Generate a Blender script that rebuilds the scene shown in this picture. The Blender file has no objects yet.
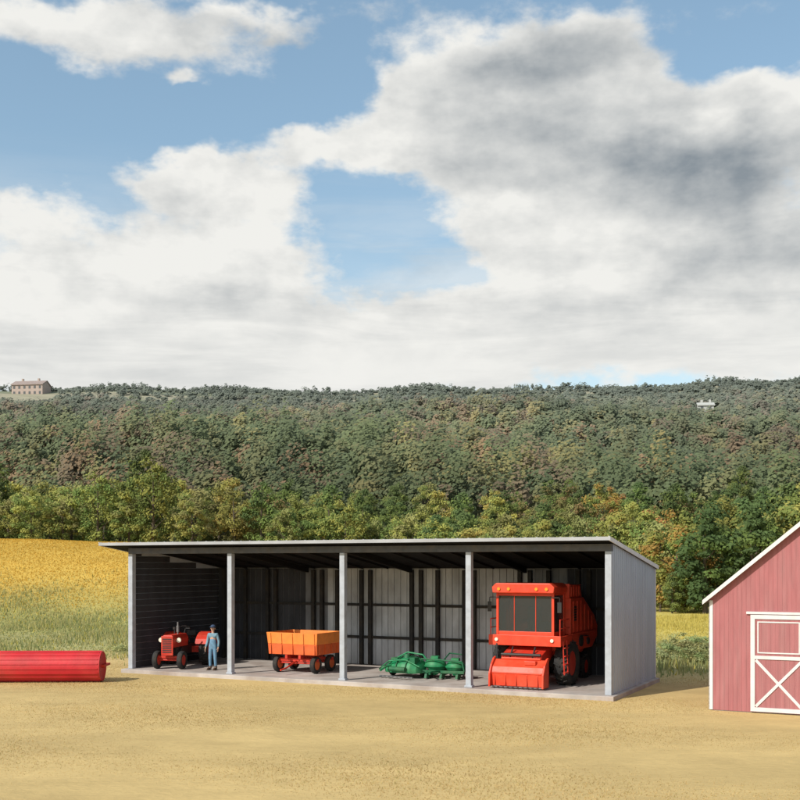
import bpy, bmesh, math, random
import numpy as np
from mathutils import Vector, Matrix, Euler
random.seed(7); rng=np.random.default_rng(11)
sc=bpy.context.scene
COL=sc.collection
F=1064.0; EYE=4.31; HZ=565.0
def px2w(px,D): return (px-400)/F*D

# ---------------------------------------------------------------- materials
def new_mat(name):
    m=bpy.data.materials.new(name); m.use_nodes=True
    nt=m.node_tree; nt.nodes.clear()
    out=nt.nodes.new('ShaderNodeOutputMaterial')
    b=nt.nodes.new('ShaderNodeBsdfPrincipled'); nt.links.new(b.outputs[0],out.inputs[0])
    return m,nt,b,out
def mat(name,col,rough=0.6,metal=0.0,var=0.25,scale=3.0,dirt=0.25,dirtcol=(0.22,0.16,0.09),bump=0.02,stretch=(1,1,1),spec=0.4):
    m,nt,b,out=new_mat(name)
    N=nt.nodes.new; L=nt.links.new
    tc=N('ShaderNodeTexCoord'); mp=N('ShaderNodeMapping'); mp.inputs['Scale'].default_value=stretch
    L(tc.outputs['Object'],mp.inputs[0])
    n1=N('ShaderNodeTexNoise'); n1.inputs['Scale'].default_value=scale; n1.inputs['Detail'].default_value=6
    n2=N('ShaderNodeTexNoise'); n2.inputs['Scale'].default_value=scale*0.45; n2.inputs['Detail'].default_value=8; n2.inputs['Roughness'].default_value=0.7
    L(mp.outputs[0],n1.inputs[0]); L(mp.outputs[0],n2.inputs[0])
    r1=N('ShaderNodeMapRange'); r1.inputs[1].default_value=0.3; r1.inputs[2].default_value=0.7; r1.inputs[3].default_value=1-var; r1.inputs[4].default_value=1+var*0.5
    L(n1.outputs[0],r1.inputs[0])
    mx=N('ShaderNodeVectorMath'); mx.operation='SCALE'; mx.inputs[0].default_value=col; L(r1.outputs[0],mx.inputs['Scale'])
    r2=N('ShaderNodeMapRange'); r2.inputs[1].default_value=0.45; r2.inputs[2].default_value=0.75; r2.inputs[3].default_value=0; r2.inputs[4].default_value=dirt
    L(n2.outputs[0],r2.inputs[0])
    mc=N('ShaderNodeMix'); mc.data_type='RGBA'; mc.inputs[7].default_value=(*dirtcol,1)
    L(r2.outputs[0],mc.inputs[0]); L(mx.outputs[0],mc.inputs[6]); L(mc.outputs[2],b.inputs['Base Color'])
    rr=N('ShaderNodeMath'); rr.operation='MULTIPLY_ADD'; L(r2.outputs[0],rr.inputs[0]); rr.inputs[1].default_value=0.6; rr.inputs[2].default_value=rough; L(rr.outputs[0],b.inputs['Roughness'])
    b.inputs['Metallic'].default_value=metal
    b.inputs['Specular IOR Level'].default_value=spec
    if bump:
        bp=N('ShaderNodeBump'); bp.inputs['Distance'].default_value=bump; bp.inputs['Strength'].default_value=0.5
        n3=N('ShaderNodeTexNoise'); n3.inputs['Scale'].default_value=scale*6; n3.inputs['Detail'].default_value=4; L(mp.outputs[0],n3.inputs[0])
        L(n3.outputs[0],bp.inputs['Height']); L(bp.outputs[0],b.inputs['Normal'])
    return m
def attr_mat(name,translu=0.25,rough=0.75,randval=0.0,noise=0.0,nscale=1.0,bump=0.0):
    m,nt,b,out=new_mat(name); N=nt.nodes.new; L=nt.links.new
    a=N('ShaderNodeAttribute'); a.attribute_name='Col'
    col=a.outputs['Color']
    if randval:
        oi=N('ShaderNodeObjectInfo'); hs=N('ShaderNodeHueSaturation')
        r=N('ShaderNodeMapRange'); r.inputs[3].default_value=0.5-randval*0.018; r.inputs[4].default_value=0.5+randval*0.02; L(oi.outputs['Random'],r.inputs[0]); L(r.outputs[0],hs.inputs['Hue'])
        r2=N('ShaderNodeMath'); r2.operation='MULTIPLY'; r2.inputs[1].default_value=7.31; L(oi.outputs['Random'],r2.inputs[0])
        fr=N('ShaderNodeMath'); fr.operation='FRACT'; L(r2.outputs[0],fr.inputs[0])
        r3=N('ShaderNodeMapRange'); r3.inputs[3].default_value=0.8; r3.inputs[4].default_value=1.2; L(fr.outputs[0],r3.inputs[0]); L(r3.outputs[0],hs.inputs['Value'])
        L(col,hs.inputs['Color']); col=hs.outputs[0]
    if noise:
        tc=N('ShaderNodeNewGeometry')
        mp=N('ShaderNodeMapping'); mp.inputs['Scale'].default_value=(0.55,1.0,1.0); L(tc.outputs['Position'],mp.inputs[0])
        for s,w in ((nscale,0.9),(nscale*0.16,1.6),(nscale*7,0.5)):
            n=N('ShaderNodeTexNoise'); n.inputs['Scale'].default_value=s; n.inputs['Detail'].default_value=6; n.inputs['Roughness'].default_value=0.65
            L(mp.outputs[0],n.inputs[0])
            mr=N('ShaderNodeMapRange'); mr.inputs[1].default_value=0.3; mr.inputs[2].default_value=0.7; mr.inputs[3].default_value=1-noise*w; mr.inputs[4].default_value=1+noise*w*0.7; L(n.outputs[0],mr.inputs[0])
            v=N('ShaderNodeVectorMath'); v.operation='SCALE'; L(col,v.inputs[0]); L(mr.outputs[0],v.inputs['Scale']); col=v.outputs[0]
        if bump:
            bp=N('ShaderNodeBump'); bp.inputs['Distance'].default_value=bump; L(n.outputs[0],bp.inputs['Height']); L(bp.outputs[0],b.inputs['Normal'])
    L(col,b.inputs['Base Color']); b.inputs['Roughness'].default_value=rough; b.inputs['Specular IOR Level'].default_value=0.12
    if translu:
        t=N('ShaderNodeBsdfTranslucent'); L(col,t.inputs[0]); ms=N('ShaderNodeMixShader'); ms.inputs[0].default_value=translu
        L(b.outputs[0],ms.inputs[1]); L(t.outputs[0],ms.inputs[2]); L(ms.outputs[0],out.inputs[0])
    return m

M_wall_out=mat('grey_metal_siding',(0.41,0.455,0.53),0.55,0,0.10,1.5,0.2,(0.30,0.30,0.31),0.004,(1,1,0.3))
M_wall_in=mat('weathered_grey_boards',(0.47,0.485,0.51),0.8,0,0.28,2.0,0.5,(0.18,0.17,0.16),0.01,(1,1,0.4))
M_wall_md=mat('half_shade_grey_boards',(0.20,0.205,0.22),0.8,0,0.35,2.0,0.5,(0.07,0.065,0.06),0.01,(1,1,0.4))  # half-tone step of the interior shade, set in the board colour
M_wall_dk=mat('shade_dark_inner_boards',(0.042,0.044,0.052),0.85,0,0.4,2.0,0.3,(0.03,0.03,0.03),0.01,(1,1,0.4))  # interior shade put into the board colour
M_stud=mat('dark_timber',(0.025,0.024,0.024),0.85,0,0.3,5,0.2,bump=0.01)
M_post=mat('grey_painted_timber',(0.38,0.41,0.46),0.7,0,0.15,5,0.3,(0.25,0.22,0.19),0.006)
M_roofm=mat('grey_roof_metal',(0.36,0.37,0.39),0.5,0.0,0.15,1.2,0.35,(0.22,0.20,0.19),0.004)
M_roofu=mat('shade_dark_roof_underside',(0.016,0.016,0.018),0.9,0,0.3,2,0.2,(0.02,0.02,0.02),spec=0.1)  # near-black colour stands in for shade under the roof
M_lint=mat('shade_dark_beam_timber',(0.09,0.095,0.11),0.8,0,0.2,4,0.3)  # beam colour darkened for the shade below the roof edge
M_beam=mat('shaded_rafter_timber',(0.016,0.016,0.017),0.9,0,0.2,4,0.2,(0.02,0.02,0.02),spec=0.1)  # shade under the roof put into the timber colour
M_conc=mat('concrete',(0.43,0.385,0.355),0.85,0,0.25,1.2,0.7,(0.23,0.15,0.11),0.01)
M_red=mat('red_machine_paint',(0.72,0.055,0.020),0.45,0,0.2,3,0.28,bump=0.004,spec=0.4)
M_red2=mat('deep_red_machine_paint',(0.54,0.030,0.014),0.5,0,0.2,4,0.25,bump=0.004)
M_drum=mat('red_drum_paint',(0.54,0.022,0.03),0.55,0,0.22,1.5,0.25,bump=0.01)
M_orange=mat('orange_wagon_paint',(0.82,0.24,0.04),0.6,0,0.18,3,0.3,bump=0.004)
M_orange2=mat('red_orange_wagon_paint',(0.70,0.12,0.025),0.6,0,0.18,3,0.3,bump=0.004)
M_green=mat('green_implement_paint',(0.012,0.22,0.085),0.5,0,0.4,4,0.3,bump=0.004)
M_green2=mat('dark_green_paint',(0.010,0.12,0.05),0.55,0,0.3,4,0.25,bump=0.004)
M_tyre=mat('tyre_rubber',(0.022,0.022,0.023),0.8,0,0.3,6,0.5,(0.12,0.09,0.06),0.01)
M_steel=mat('worn_steel',(0.25,0.25,0.26),0.45,0.6,0.25,6,0.3,bump=0.004)
M_black=mat('black_plastic',(0.02,0.02,0.022),0.5,0,0.2,6,0.15,bump=0)
M_lamp=mat('lamp_glass',(0.75,0.72,0.6),0.15,0,0.05,6,0.0,bump=0)
M_amber=mat('amber_glass',(0.8,0.3,0.03),0.2,0,0.05,6,0.0,bump=0)
M_barn=mat('faded_red_boards',(0.365,0.130,0.135),0.8,0,0.16,3,0.5,(0.36,0.21,0.205),0.006,(3,3,0.3))
M_barnd=mat('door_red_boards',(0.355,0.135,0.14),0.8,0,0.16,3,0.5,(0.36,0.22,0.21),0.006,(3,3,0.3))
M_white=mat('white_trim_paint',(0.66,0.64,0.64),0.65,0,0.08,4,0.3,(0.46,0.37,0.35),0.004)
M_shingle=mat('grey_shingle',(0.24,0.23,0.23),0.85,0,0.25,6,0.3)
M_stone=mat('foundation_stone',(0.33,0.31,0.29),0.85,0,0.25,5,0.3)
M_bark=mat('bark',(0.10,0.08,0.06),0.9,0,0.3,6,0.2,bump=0.03,stretch=(1,1,0.3))
M_brown=mat('tan_house_wall',(0.40,0.32,0.28),0.8,0,0.12,1,0.2)
M_housew=mat('pale_house_wall',(0.42,0.43,0.41),0.8,0,0.08,1,0.1)
M_houser=mat('brown_house_roof',(0.30,0.24,0.22),0.8,0,0.15,1,0.2)
M_pane=mat('dark_window_pane',(0.10,0.105,0.11),0.15,0,0.1,1,0,bump=0)
M_skin=mat('skin',(0.50,0.30,0.22),0.6,0,0.08,10,0,bump=0)
M_denim=mat('light_blue_denim',(0.12,0.25,0.38),0.85,0,0.2,12,0.25,bump=0.003)
M_shirt=mat('blue_work_shirt',(0.16,0.28,0.36),0.85,0,0.15,12,0.1,bump=0.003)
M_boot=mat('brown_leather',(0.07,0.04,0.025),0.6,0,0.2,12,0.2,bump=0)
M_cap=mat('navy_cloth',(0.04,0.07,0.14),0.85,0,0.2,12,0.05,bump=0)
M_hair=mat('brown_hair',(0.06,0.035,0.02),0.7,0,0.2,30,0,bump=0)
def glass():
    m,nt,b,out=new_mat('cab_glass'); N=nt.nodes.new; L=nt.links.new
    b.inputs['Base Color'].default_value=(0.05,0.06,0.065,1); b.inputs['Roughness'].default_value=0.06; b.inputs['Specular IOR Level'].default_value=0.9
    t=N('ShaderNodeBsdfTransparent'); t.inputs[0].default_value=(0.7,0.76,0.76,1)
    ms=N('ShaderNodeMixShader'); ms.inputs[0].default_value=0.5
    L(b.outputs[0],ms.inputs[1]); L(t.outputs[0],ms.inputs[2]); L(ms.outputs[0],out.inputs[0]); return m
M_glass=glass()

# ---------------------------------------------------------------- builder
class MB:
    def __init__(s): s.bm=bmesh.new()
    def _face(s,vs):
        try: s.bm.faces.new(vs)
        except ValueError: pass
    def box(s,x0,x1,y0,y1,z0,z1,rot=None,piv=None):
        co=[(x0,y0,z0),(x1,y0,z0),(x1,y1,z0),(x0,y1,z0),(x0,y0,z1),(x1,y0,z1),(x1,y1,z1),(x0,y1,z1)]
        if rot is not None:
            c=Vector(piv) if piv is not None else Vector(((x0+x1)/2,(y0+y1)/2,(z0+z1)/2))
            R=Euler(rot).to_matrix(); co=[c+R@(Vector(p)-c) for p in co]
        v=[s.bm.verts.new(p) for p in co]
        for f in ((3,2,1,0),(4,5,6,7),(0,1,5,4),(1,2,6,5),(2,3,7,6),(3,0,4,7)): s._face([v[i] for i in f])
        return s
    def prism(s,axis,poly,a,b,poly2=None):
        poly2=poly2 or poly
        def P(q,h):
            return {'x':(h,q[0],q[1]),'y':(q[0],h,q[1]),'z':(q[0],q[1],h)}[axis]
        A=[s.bm.verts.new(P(q,a)) for q in poly]; B=[s.bm.verts.new(P(q,b)) for q in poly2]
        n=len(poly)
        s._face(A[::-1]); s._face(B)
        for i in range(n): s._face([A[i],A[(i+1)%n],B[(i+1)%n],B[i]])
        return s
    def cyl(s,p0,p1,r0,r1=None,seg=14,caps=True):
        r1=r0 if r1 is None else r1
        p0=Vector(p0);p1=Vector(p1); d=(p1-p0).normalized()
        u=d.orthogonal().normalized(); w=d.cross(u)
        A=[];B=[]
        for i in range(seg):
            a=2*math.pi*i/seg; o=u*math.cos(a)+w*math.sin(a)
            A.append(s.bm.verts.new(p0+o*r0)); B.append(s.bm.verts.new(p1+o*r1))
        for i in range(seg): s._face([A[i],A[(i+1)%seg],B[(i+1)%seg],B[i]])
        if caps: s._face(A[::-1]); s._face(B)
        return s
    def pipe(s,pts,r,seg=8):
        for a,b in zip(pts[:-1],pts[1:]): s.cyl(a,b,r,seg=seg)
        return s
    def lathe(s,prof,c,seg=28,axis='x',closed=True):
        c=Vector(c); rings=[]
        for r,h in prof:
            ring=[]
            for i in range(seg):
                a=2*math.pi*i/seg; ca,sa=math.cos(a)*r,math.sin(a)*r
                o={'x':(h,ca,sa),'y':(ca,h,sa),'z':(ca,sa,h)}[axis]
                ring.append(s.bm.verts.new(c+Vector(o)))
            rings.append(ring)
        n=len(prof)
        for k in range(n if closed else n-1):
            A=rings[k];B=rings[(k+1)%n]
            for i in range(seg): s._face([A[i],A[(i+1)%seg],B[(i+1)%seg],B[i]])
        if not closed: s._face(rings[0][::-1]); s._face(rings[-1])
        return s
    def sph(s,c,r,seg=14,rings=9):
        if isinstance(r,(int,float)): r=(r,r,r)
        m=Matrix.Translation(c)@Matrix.Diagonal((*r,1))
        bmesh.ops.create_uvsphere(s.bm,u_segments=seg,v_segments=rings,radius=1,matrix=m); return s
    def obj(s,name,material,parent=None,bevel=0.0,smooth=False,loc=None,rot=None):
        bmesh.ops.recalc_face_normals(s.bm,faces=s.bm.faces)
        me=bpy.data.meshes.new(name); s.bm.to_mesh(me); s.bm.free()
        me.materials.append(material)
        if smooth:
            me.polygons.foreach_set('use_smooth',[True]*len(me.polygons))
            try: me.set_sharp_from_angle(angle=math.radians(40))
            except Exception: pass
        o=bpy.data.objects.new(name,me); COL.objects.link(o)
        if parent: o.parent=parent
        if loc: o.location=loc
        if rot: o.rotation_euler=rot
        if bevel:
            b=o.modifiers.new('bevel','BEVEL'); b.width=bevel; b.segments=2; b.limit_method='ANGLE'
        return o
def empty(name,loc,rz=0,parent=None,label=None,cat=None,group=None):
    e=bpy.data.objects.new(name,None); COL.objects.link(e); e.location=loc; e.rotation_euler=(0,0,rz); e.empty_display_size=0.3
    if parent: e.parent=parent
    if label: e['label']=label
    if cat: e['category']=cat
    if group: e['group']=group
    return e

TH=math.radians(-26.66)
P0=Vector((6.77,34.0)); XD=Vector((math.cos(TH),math.sin(TH))); YD=Vector((-math.sin(TH),math.cos(TH)))
def shedw(t,s): return P0-XD*t+YD*s

# ---------------------------------------------------------------- terrain
def sm(a,b,v):
    t=np.clip((v-a)/(b-a),0,1); return t*t*(3-2*t)
def height(x,y):
    x=np.asarray(x,float); y=np.asarray(y,float)
    mound=5.95*sm(68,101,y)*sm(14,-24,x)*(1-0.45*sm(105,150,y)) + 0.5*sm(-20,-42,x)*sm(75,101,y)
    R=101.5+4.5*sm(70,210,x)+1.0*sm(-70,-220,x)+0.9*np.sin(x/31.0)+0.6*np.sin(x/13.0+1)
    t=np.clip((y-118)/(600-118),0,1)
    prof=np.where(t<0.78,0.735*(t/0.78)**0.97,0.735+0.265*(t-0.78)/0.22)
    und=3.6*np.sin(y/27+x/75+0.6*np.sin(x/50))+2.5*np.sin(x/38-y/70)
    hill=R*prof+ und*sm(150,230,y)*(1-sm(330,470,y))
    hill=hill-sm(640,1500,y)*30
    base=0.03*np.sin(x*0.7)*np.cos(y*0.5)*sm(60,75,y)+0.35*sm(50,68,y)
    return np.maximum(mound,hill)+base
def axis_pts(segs):
    out=[]
    for a,b,st in segs: out+=list(np.arange(a,b,st))
    out.append(segs[-1][1]); return np.array(out)
gx=axis_pts([(-1600,-400,100),(-400,-80,8),(-80,60,1.0),(60,400,8),(400,1600,100)])
gy=axis_pts([(-400,0,40),(0,16,2),(16,56,0.7),(56,125,1.2),(125,660,4),(660,2600,97)])
X,Y=np.meshgrid(gx,gy); Z=height(X,Y)
nx,ny=len(gx),len(gy)
def mesh_np(name,verts,faces,col,material,smooth=False):
    verts=np.asarray(verts,np.float32); faces=np.asarray(faces,np.int32)
    me=bpy.data.meshes.new(name); k=faces.shape[1]
    me.vertices.add(len(verts)); me.vertices.foreach_set('co',verts.ravel())
    me.loops.add(faces.size); me.loops.foreach_set('vertex_index',faces.ravel())
    me.polygons.add(len(faces)); me.polygons.foreach_set('loop_start',np.arange(0,faces.size,k,dtype=np.int32))
    if smooth: me.polygons.foreach_set('use_smooth',np.ones(len(faces),bool))
    me.update(calc_edges=True)
    if col is not None:
        ca=me.color_attributes.new(name='Col',type='FLOAT_COLOR',domain='POINT')
        c=np.ones((len(verts),4),np.float32); c[:,:3]=col; ca.data.foreach_set('color',c.ravel())
    me.materials.append(material)
    return me
def link_mesh(name,me,parent=None,**props):
    o=bpy.data.objects.new(name,me); COL.objects.link(o)
    if parent: o.parent=parent
    for k,v in props.items(): o[k]=v
    return o
i=np.arange((ny-1)*(nx-1)); r=i//(nx-1); c=i%(nx-1); a=r*nx+c
faces=np.stack([a,a+1,a+nx+1,a+nx],1)
V=np.stack([X,Y,Z],-1).reshape(-1,3)
def mixc(c0,c1,t): return c0*(1-t[...,None])+np.array(c1)*t[...,None]
def fedge(x): return 520-20*np.sin(np.asarray(x)/37.0)+8*np.sin(np.asarray(x)/14.0)
def zonecol(x,y):
    wob=2.0*np.sin(x*0.31)+1.2*np.sin(x*0.83+2)
    col=np.zeros(x.shape+(3,))+np.array((0.54,0.395,0.175))
    yb=45.0-0.28*x+wob*0.5
    col=mixc(col,(0.36,0.335,0.15),sm(0,4,y-yb))
    col=mixc(col,(0.36,0.34,0.12),sm(60,66,y))
    col=mixc(col,(0.56,0.46,0.13),sm(56,62,y)*sm(12,16,x))
    gold=sm(70,88,y+wob*0.6)*sm(12,4,x)
    col=mixc(col,(0.56,0.365,0.075),gold)
    col=mixc(col,(0.10,0.11,0.045),sm(98,108,y)*sm(-2,6,x)); col=mixc(col,(0.10,0.11,0.045),sm(104,114,y))
    fl=sm(-6,4,y-fedge(x))
    col=mixc(col,(0.31,0.29,0.21),fl)
    st=fl*sm(0.0,0.5,np.sin(y/9+x/120)+0.3*np.sin(x/25)); col=mixc(col,(0.19,0.205,0.14),st)
    return col
M_ground=attr_mat('dry_stubble_soil',translu=0,rough=0.95,noise=0.12,nscale=1.1,bump=0.03)
me=mesh_np('ground',V,faces,zonecol(V[:,0],V[:,1]),M_ground,True)
g=link_mesh('ground',me,kind='structure')

# ---------------------------------------------------------------- grass stuff
M_leafmat=attr_mat('foliage',translu=0.25,randval=1.0)
M_grassm=attr_mat('grass_blades',translu=0.45)
M_woodm=attr_mat('woodland_foliage',translu=0.2)
def blades(x,y,h,w,col,lean=0.35):
    n=len(x); z=height(x,y)-0.01
    a=rng.uniform(0,2*np.pi,n); dx=np.cos(a)*w/2; dy=np.sin(a)*w/2
    b=rng.uniform(0,2*np.pi,n); l=rng.uniform(0,lean,n)*h
    v=np.zeros((n,3,3)); v[:,0]=np.stack([x-dx,y-dy,z],1); v[:,1]=np.stack([x+dx,y+dy,z],1)
    v[:,2]=np.stack([x+np.cos(b)*l,y+np.sin(b)*l,z+h],1)
    return v.reshape(-1,3),np.arange(n*3).reshape(-1,3),np.repeat(col,3,axis=0)
def pick(pal,n,jit=0.15,p=None):
    pal=np.array(pal); k=rng.choice(len(pal),n,p=p); c=pal[k]*rng.uniform(1-jit,1+jit,(n,1)); return c
def inview(x,y,m=6): return np.abs(x)<0.42*y+m
def in_shed(x,y,mar=0.3):
    dx=x-P0.x; dy=y-P0.y; t=-(dx*XD.x+dy*XD.y); s=dx*YD.x+dy*YD.y
    return (t>-0.2-mar)&(t<19.9+mar)&(s>-0.4-mar)&(s<5.95+mar)
n=360000; x=rng.uniform(-26,24,n); y=17+33*rng.random(n)**1.15
k=inview(x,y,3)&~in_shed(x,y,0.05)&(y<45.0-0.28*x+3); x,y=x[k],y[k]; n=len(x)
pt=0.98+0.05*np.sin(x*0.45+np.sin(y*0.5)*2)+0.05*np.sin(y*1.3+x*0.2)+0.03*np.sin(x*2.1+y)
hg=np.clip(0.016+0.012*(np.sin(x*0.5+1.3*np.sin(y*0.35))+np.sin(y*0.9+x*0.25+1))+rng.uniform(0,0.022,n),0.012,0.055)
v,f,c=blades(x,y,hg,rng.uniform(0.015,0.035,n),pick([(0.58,0.425,0.20),(0.54,0.39,0.17),(0.62,0.47,0.23),(0.49,0.38,0.15),(0.46,0.39,0.15)],n,0.06,p=[.35,.28,.2,.1,.07])*pt[:,None],1.4)
o=link_mesh('stubble',mesh_np('stubble',v,f,c,M_grassm),kind='stuff'); o['label']='short dry golden grass covering the field'
n=190000; x=rng.uniform(-40,36,n); y=rng.uniform(36,88,n)
k=inview(x,y)&~in_shed(x,y,0.1)&(y>45.0-0.28*x+rng.normal(1.0,1.4,n))&(y<80+rng.normal(0,4,n)); x,y=x[k],y[k]; n=len(x)
hh=rng.uniform(0.12,0.40,n)*(0.7+0.5*np.sin(x*0.5)*np.sin(y*0.37+1))*(1+0.7*sm(8,12,x)*sm(56,48,y))
hh=np.clip(hh,0.08,0.75)
cols=pick([(0.30,0.32,0.14),(0.38,0.36,0.15),(0.22,0.26,0.10),(0.52,0.45,0.20),(0.60,0.50,0.10)],n,p=[.3,.28,.15,.2,.07])
yel=(x>11)&(y>57+rng.normal(0,1.5,n)); cols[yel]=cols[yel]*0.25+np.array((0.62,0.50,0.12))*0.75
v,f,c=blades(x,y,hh,rng.uniform(0.04,0.09,n),cols,0.5)
o=link_mesh('meadow_grass',mesh_np('meadow_grass',v,f,c,M_grassm),kind='stuff'); o['label']='rough green and yellow meadow grass beside the field'
n=120000; x=rng.uniform(-60,14,n); y=rng.uniform(70,106,n)
k=inview(x,y,8)&(y+rng.normal(0,4,n)>78); x,y=x[k],y[k]; n=len(x)
v,f,c=blades(x,y,rng.uniform(0.06,0.16,n),rng.uniform(0.06,0.13,n),pick([(0.62,0.41,0.08),(0.59,0.38,0.07),(0.65,0.45,0.10),(0.54,0.37,0.08)],n,0.07,p=[.4,.3,.15,.15]),0.5)
o=link_mesh('golden_crop',mesh_np('golden_crop',v,f,c,M_grassm),kind='stuff'); o['label']='golden yellow standing crop on a low rise'

# ---------------------------------------------------------------- foliage
def leafquads(cen,nor,size,asp=0.65):
    n=len(cen); r=rng.normal(size=(n,3)); t=np.cross(nor,r); t/=np.linalg.norm(t,axis=1,keepdims=True)+1e-9
    b=np.cross(nor,t); s=size[:,None]
    v=np.stack([cen+t*s,cen+b*s*asp,cen-t*s,cen-b*s*asp],1)
    return v.reshape(-1,3)
def crown(H,Rr,base,nclump,nleaf,lsize,pal,top=0.35,droop=0):
    cz=(H+base)/2; hz=(H-base)/2
    cc=[]
    while len(cc)<nclump:
        p=rng.uniform(-1,1,3); q=np.linalg.norm(p)
        if q>1 or q<0.35: continue
        wz=1.0-top*max(p[2],0)**1.5-0.25*max(-p[2],0)
        cc.append((p[0]*Rr*wz,p[1]*Rr*wz,cz+p[2]*hz))
    cc=np.array(cc); cr=rng.uniform(0.18,0.32,nclump)*Rr
    ccol=pick(pal,nclump,0.15)
    k=rng.integers(0,nclump,nleaf)
    d=rng.normal(size=(nleaf,3)); d/=np.linalg.norm(d,axis=1,keepdims=True)
    rad=cr[k]*rng.uniform(0.45,1.1,nleaf)
    cen=cc[k]+d*rad[:,None]*np.array((1,1,0.75))
    nor=d*0.55+rng.normal(size=(nleaf,3))*0.25+np.array((-0.2,-0.35,0.5)); nor/=np.linalg.norm(nor,axis=1,keepdims=True)
    col=ccol[k]*rng.uniform(0.87,1.13,(nleaf,1))
    sz=rng.uniform(0.6,1.2,nleaf)*lsize
    return leafquads(cen,nor,sz),col
G_=(0.15,0.195,0.055); DG=(0.095,0.135,0.048); YG=(0.28,0.285,0.075); YL=(0.39,0.33,0.085); OR=(0.40,0.225,0.07); BR=(0.27,0.19,0.085); OL=(0.25,0.245,0.09)
variants=[('green',[G_,DG,G_]),('green',[DG,G_,DG]),('yellow green',[YG,G_,YG]),('yellow',[YL,YG,YL,YG]),('pale orange',[OR,YL,OR,YG]),('olive brown',[BR,OL,G_]),('olive green',[G_,YG,OL]),('yellow green',[YG,YG,YL,OL])]
protos=[]
for vi,(cn,pal) in enumerate(variants):
    H=9.3+rng.uniform(-1,1.2); Rr=rng.uniform(2.8,3.6)
    v,c=crown(H,Rr,0.3,60,4600,0.185,pal,top=rng.uniform(0.15,0.5))
    cm=mesh_np('crown',v,np.arange(len(v)).reshape(-1,4),np.repeat(c,4,axis=0),M_leafmat)
    mb=MB(); mb.cyl((0,0,-0.4),(0.1,0,2.2),0.24,0.18,8,False); mb.cyl((0.1,0,2.2),(0.0,0.15,H*0.75),0.18,0.05,8,False)
    for q in range(6):
        a=q*1.1+rng.uniform(0,0.5); z0=1.9+q*0.65
        mb.cyl((0.08,0.05,z0),(math.cos(a)*Rr*0.6,math.sin(a)*Rr*0.6,z0+1.6),0.08,0.02,6,False)
    bmesh.ops.recalc_face_normals(mb.bm,faces=mb.bm.faces)
    tm=bpy.data.meshes.new('trunk'); mb.bm.to_mesh(tm); mb.bm.free(); tm.materials.append(M_bark)
    protos.append((cn,cm,tm))
def place_tree(x,y,vi,s,sz=1.0):
    cn,cm,tm=protos[vi]; z=float(height(x,y))
    e=bpy.data.objects.new('tree',None); COL.objects.link(e); e.location=(x,y,z-0.1); e.rotation_euler=(0,0,random.uniform(-0.9,0.9)); e.scale=(s,s,s*sz)
    place='standing at the edge of the field' if y<112 else 'in the wood behind the field'
    e['label']='leafy %s autumn tree %s'%(cn,place) if cn!='green' else 'leafy green deciduous tree %s'%place
    e['category']='tree'; e['group']='trees of the wood behind the shed'
    for nm,mm in (('trunk',tm),('crown',cm)):
        o=bpy.data.objects.new(nm,mm); COL.objects.link(o); o.parent=e
for row,(yy,sp,smin,smax) in enumerate([(109,3.4,0.55,0.85),(117,3.8,0.68,0.98),(127,4.2,0.75,1.0),(139,4.5,0.66,0.95),(151,4.7,0.6,0.9),(163,4.8,0.52,0.85)]):
    lim=0.42*yy+6; x=-lim+random.uniform(0,3)
    while x<lim:
        y=yy+random.uniform(-3.5,3.5)
        u=x/y
        if u<0.0: p=[3,7,2,7,6,6,6,2,2,0,6]
        elif u<0.14: p=[2,7,6,3,6,6,2,7,0]
        elif u<0.29: p=[4,4,3,2,6,7,7,4,6,0]
        else: p=[0,0,6,2,0,1,7]
        if row>=3: p=p+[0,1,5,6,0,5]
        if row>=4: p=p+[0,1,1,0,5,0,5]
        place_tree(x,y,random.choice(p),random.uniform(smin,smax),random.uniform(0.85,1.15))
        x+=sp*random.uniform(0.75,1.25)
for (px,D,vi,s) in [(652,98,6,0.95),(676,90,4,0.95),(705,86,1,1.0),(728,93,2,1.0),(752,86,1,1.05),(783,90,0,1.1),(812,86,2,1.1),(640,104,2,1.0),(690,101,3,0.9),(740,103,0,1.05),(778,102,7,1.05),(840,92,1,1.1),(665,106,4,0.95),(620,104,7,.95),(697,92,6,0.5),(718,91,2,.45),(735,92,0,.5),(660,90,7,.45),(684,88,2,.4),(645,92,6,.45),(672,87,0,.35)]:
    place_tree(px2w(px,D),D,vi,s*0.98,1.0)

# far woods (one mass)
VV=[];CC=[]
palfar=np.array([(0.08,0.105,0.045),(0.105,0.13,0.052),(0.14,0.145,0.06),(0.21,0.19,0.07),(0.21,0.135,0.07),(0.16,0.12,0.07),(0.27,0.22,0.08)])
pw=np.array([.24,.27,.21,.09,.09,.08,.02])
def far_tree(x,y,H,R,n,ls,base):
    z=float(height(x,y))
    m=max(6,n//14)
    p=rng.normal(size=(m,3)); p/=np.linalg.norm(p,axis=1,keepdims=True); p*=rng.uniform(0.35,0.85,(m,1)); 
    k=rng.integers(0,m,n); d=rng.normal(size=(n,3)); d/=np.linalg.norm(d,axis=1,keepdims=True)
    q=p[k]+d*0.35
    cen=np.stack([x+q[:,0]*R,y+q[:,1]*R,z+H*0.5+q[:,2]*H*0.5],1)
    nor=q*0.5+rng.normal(size=(n,3))*0.08+np.array((-0.25,-0.5,0.55)); nor/=np.linalg.norm(nor,axis=1,keepdims=True)
    VV.append(leafquads(cen,nor,rng.uniform(0.6,1.2,n)*ls,0.8))
    c=base*rng.uniform(0.93,1.08,(m,1)); CC.append(np.repeat(c[k]*rng.uniform(0.94,1.06,(n,1)),4,axis=0))
haze=np.array((0.185,0.20,0.188))  # distance haze, blended into the far tree colours
y=172.0
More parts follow.
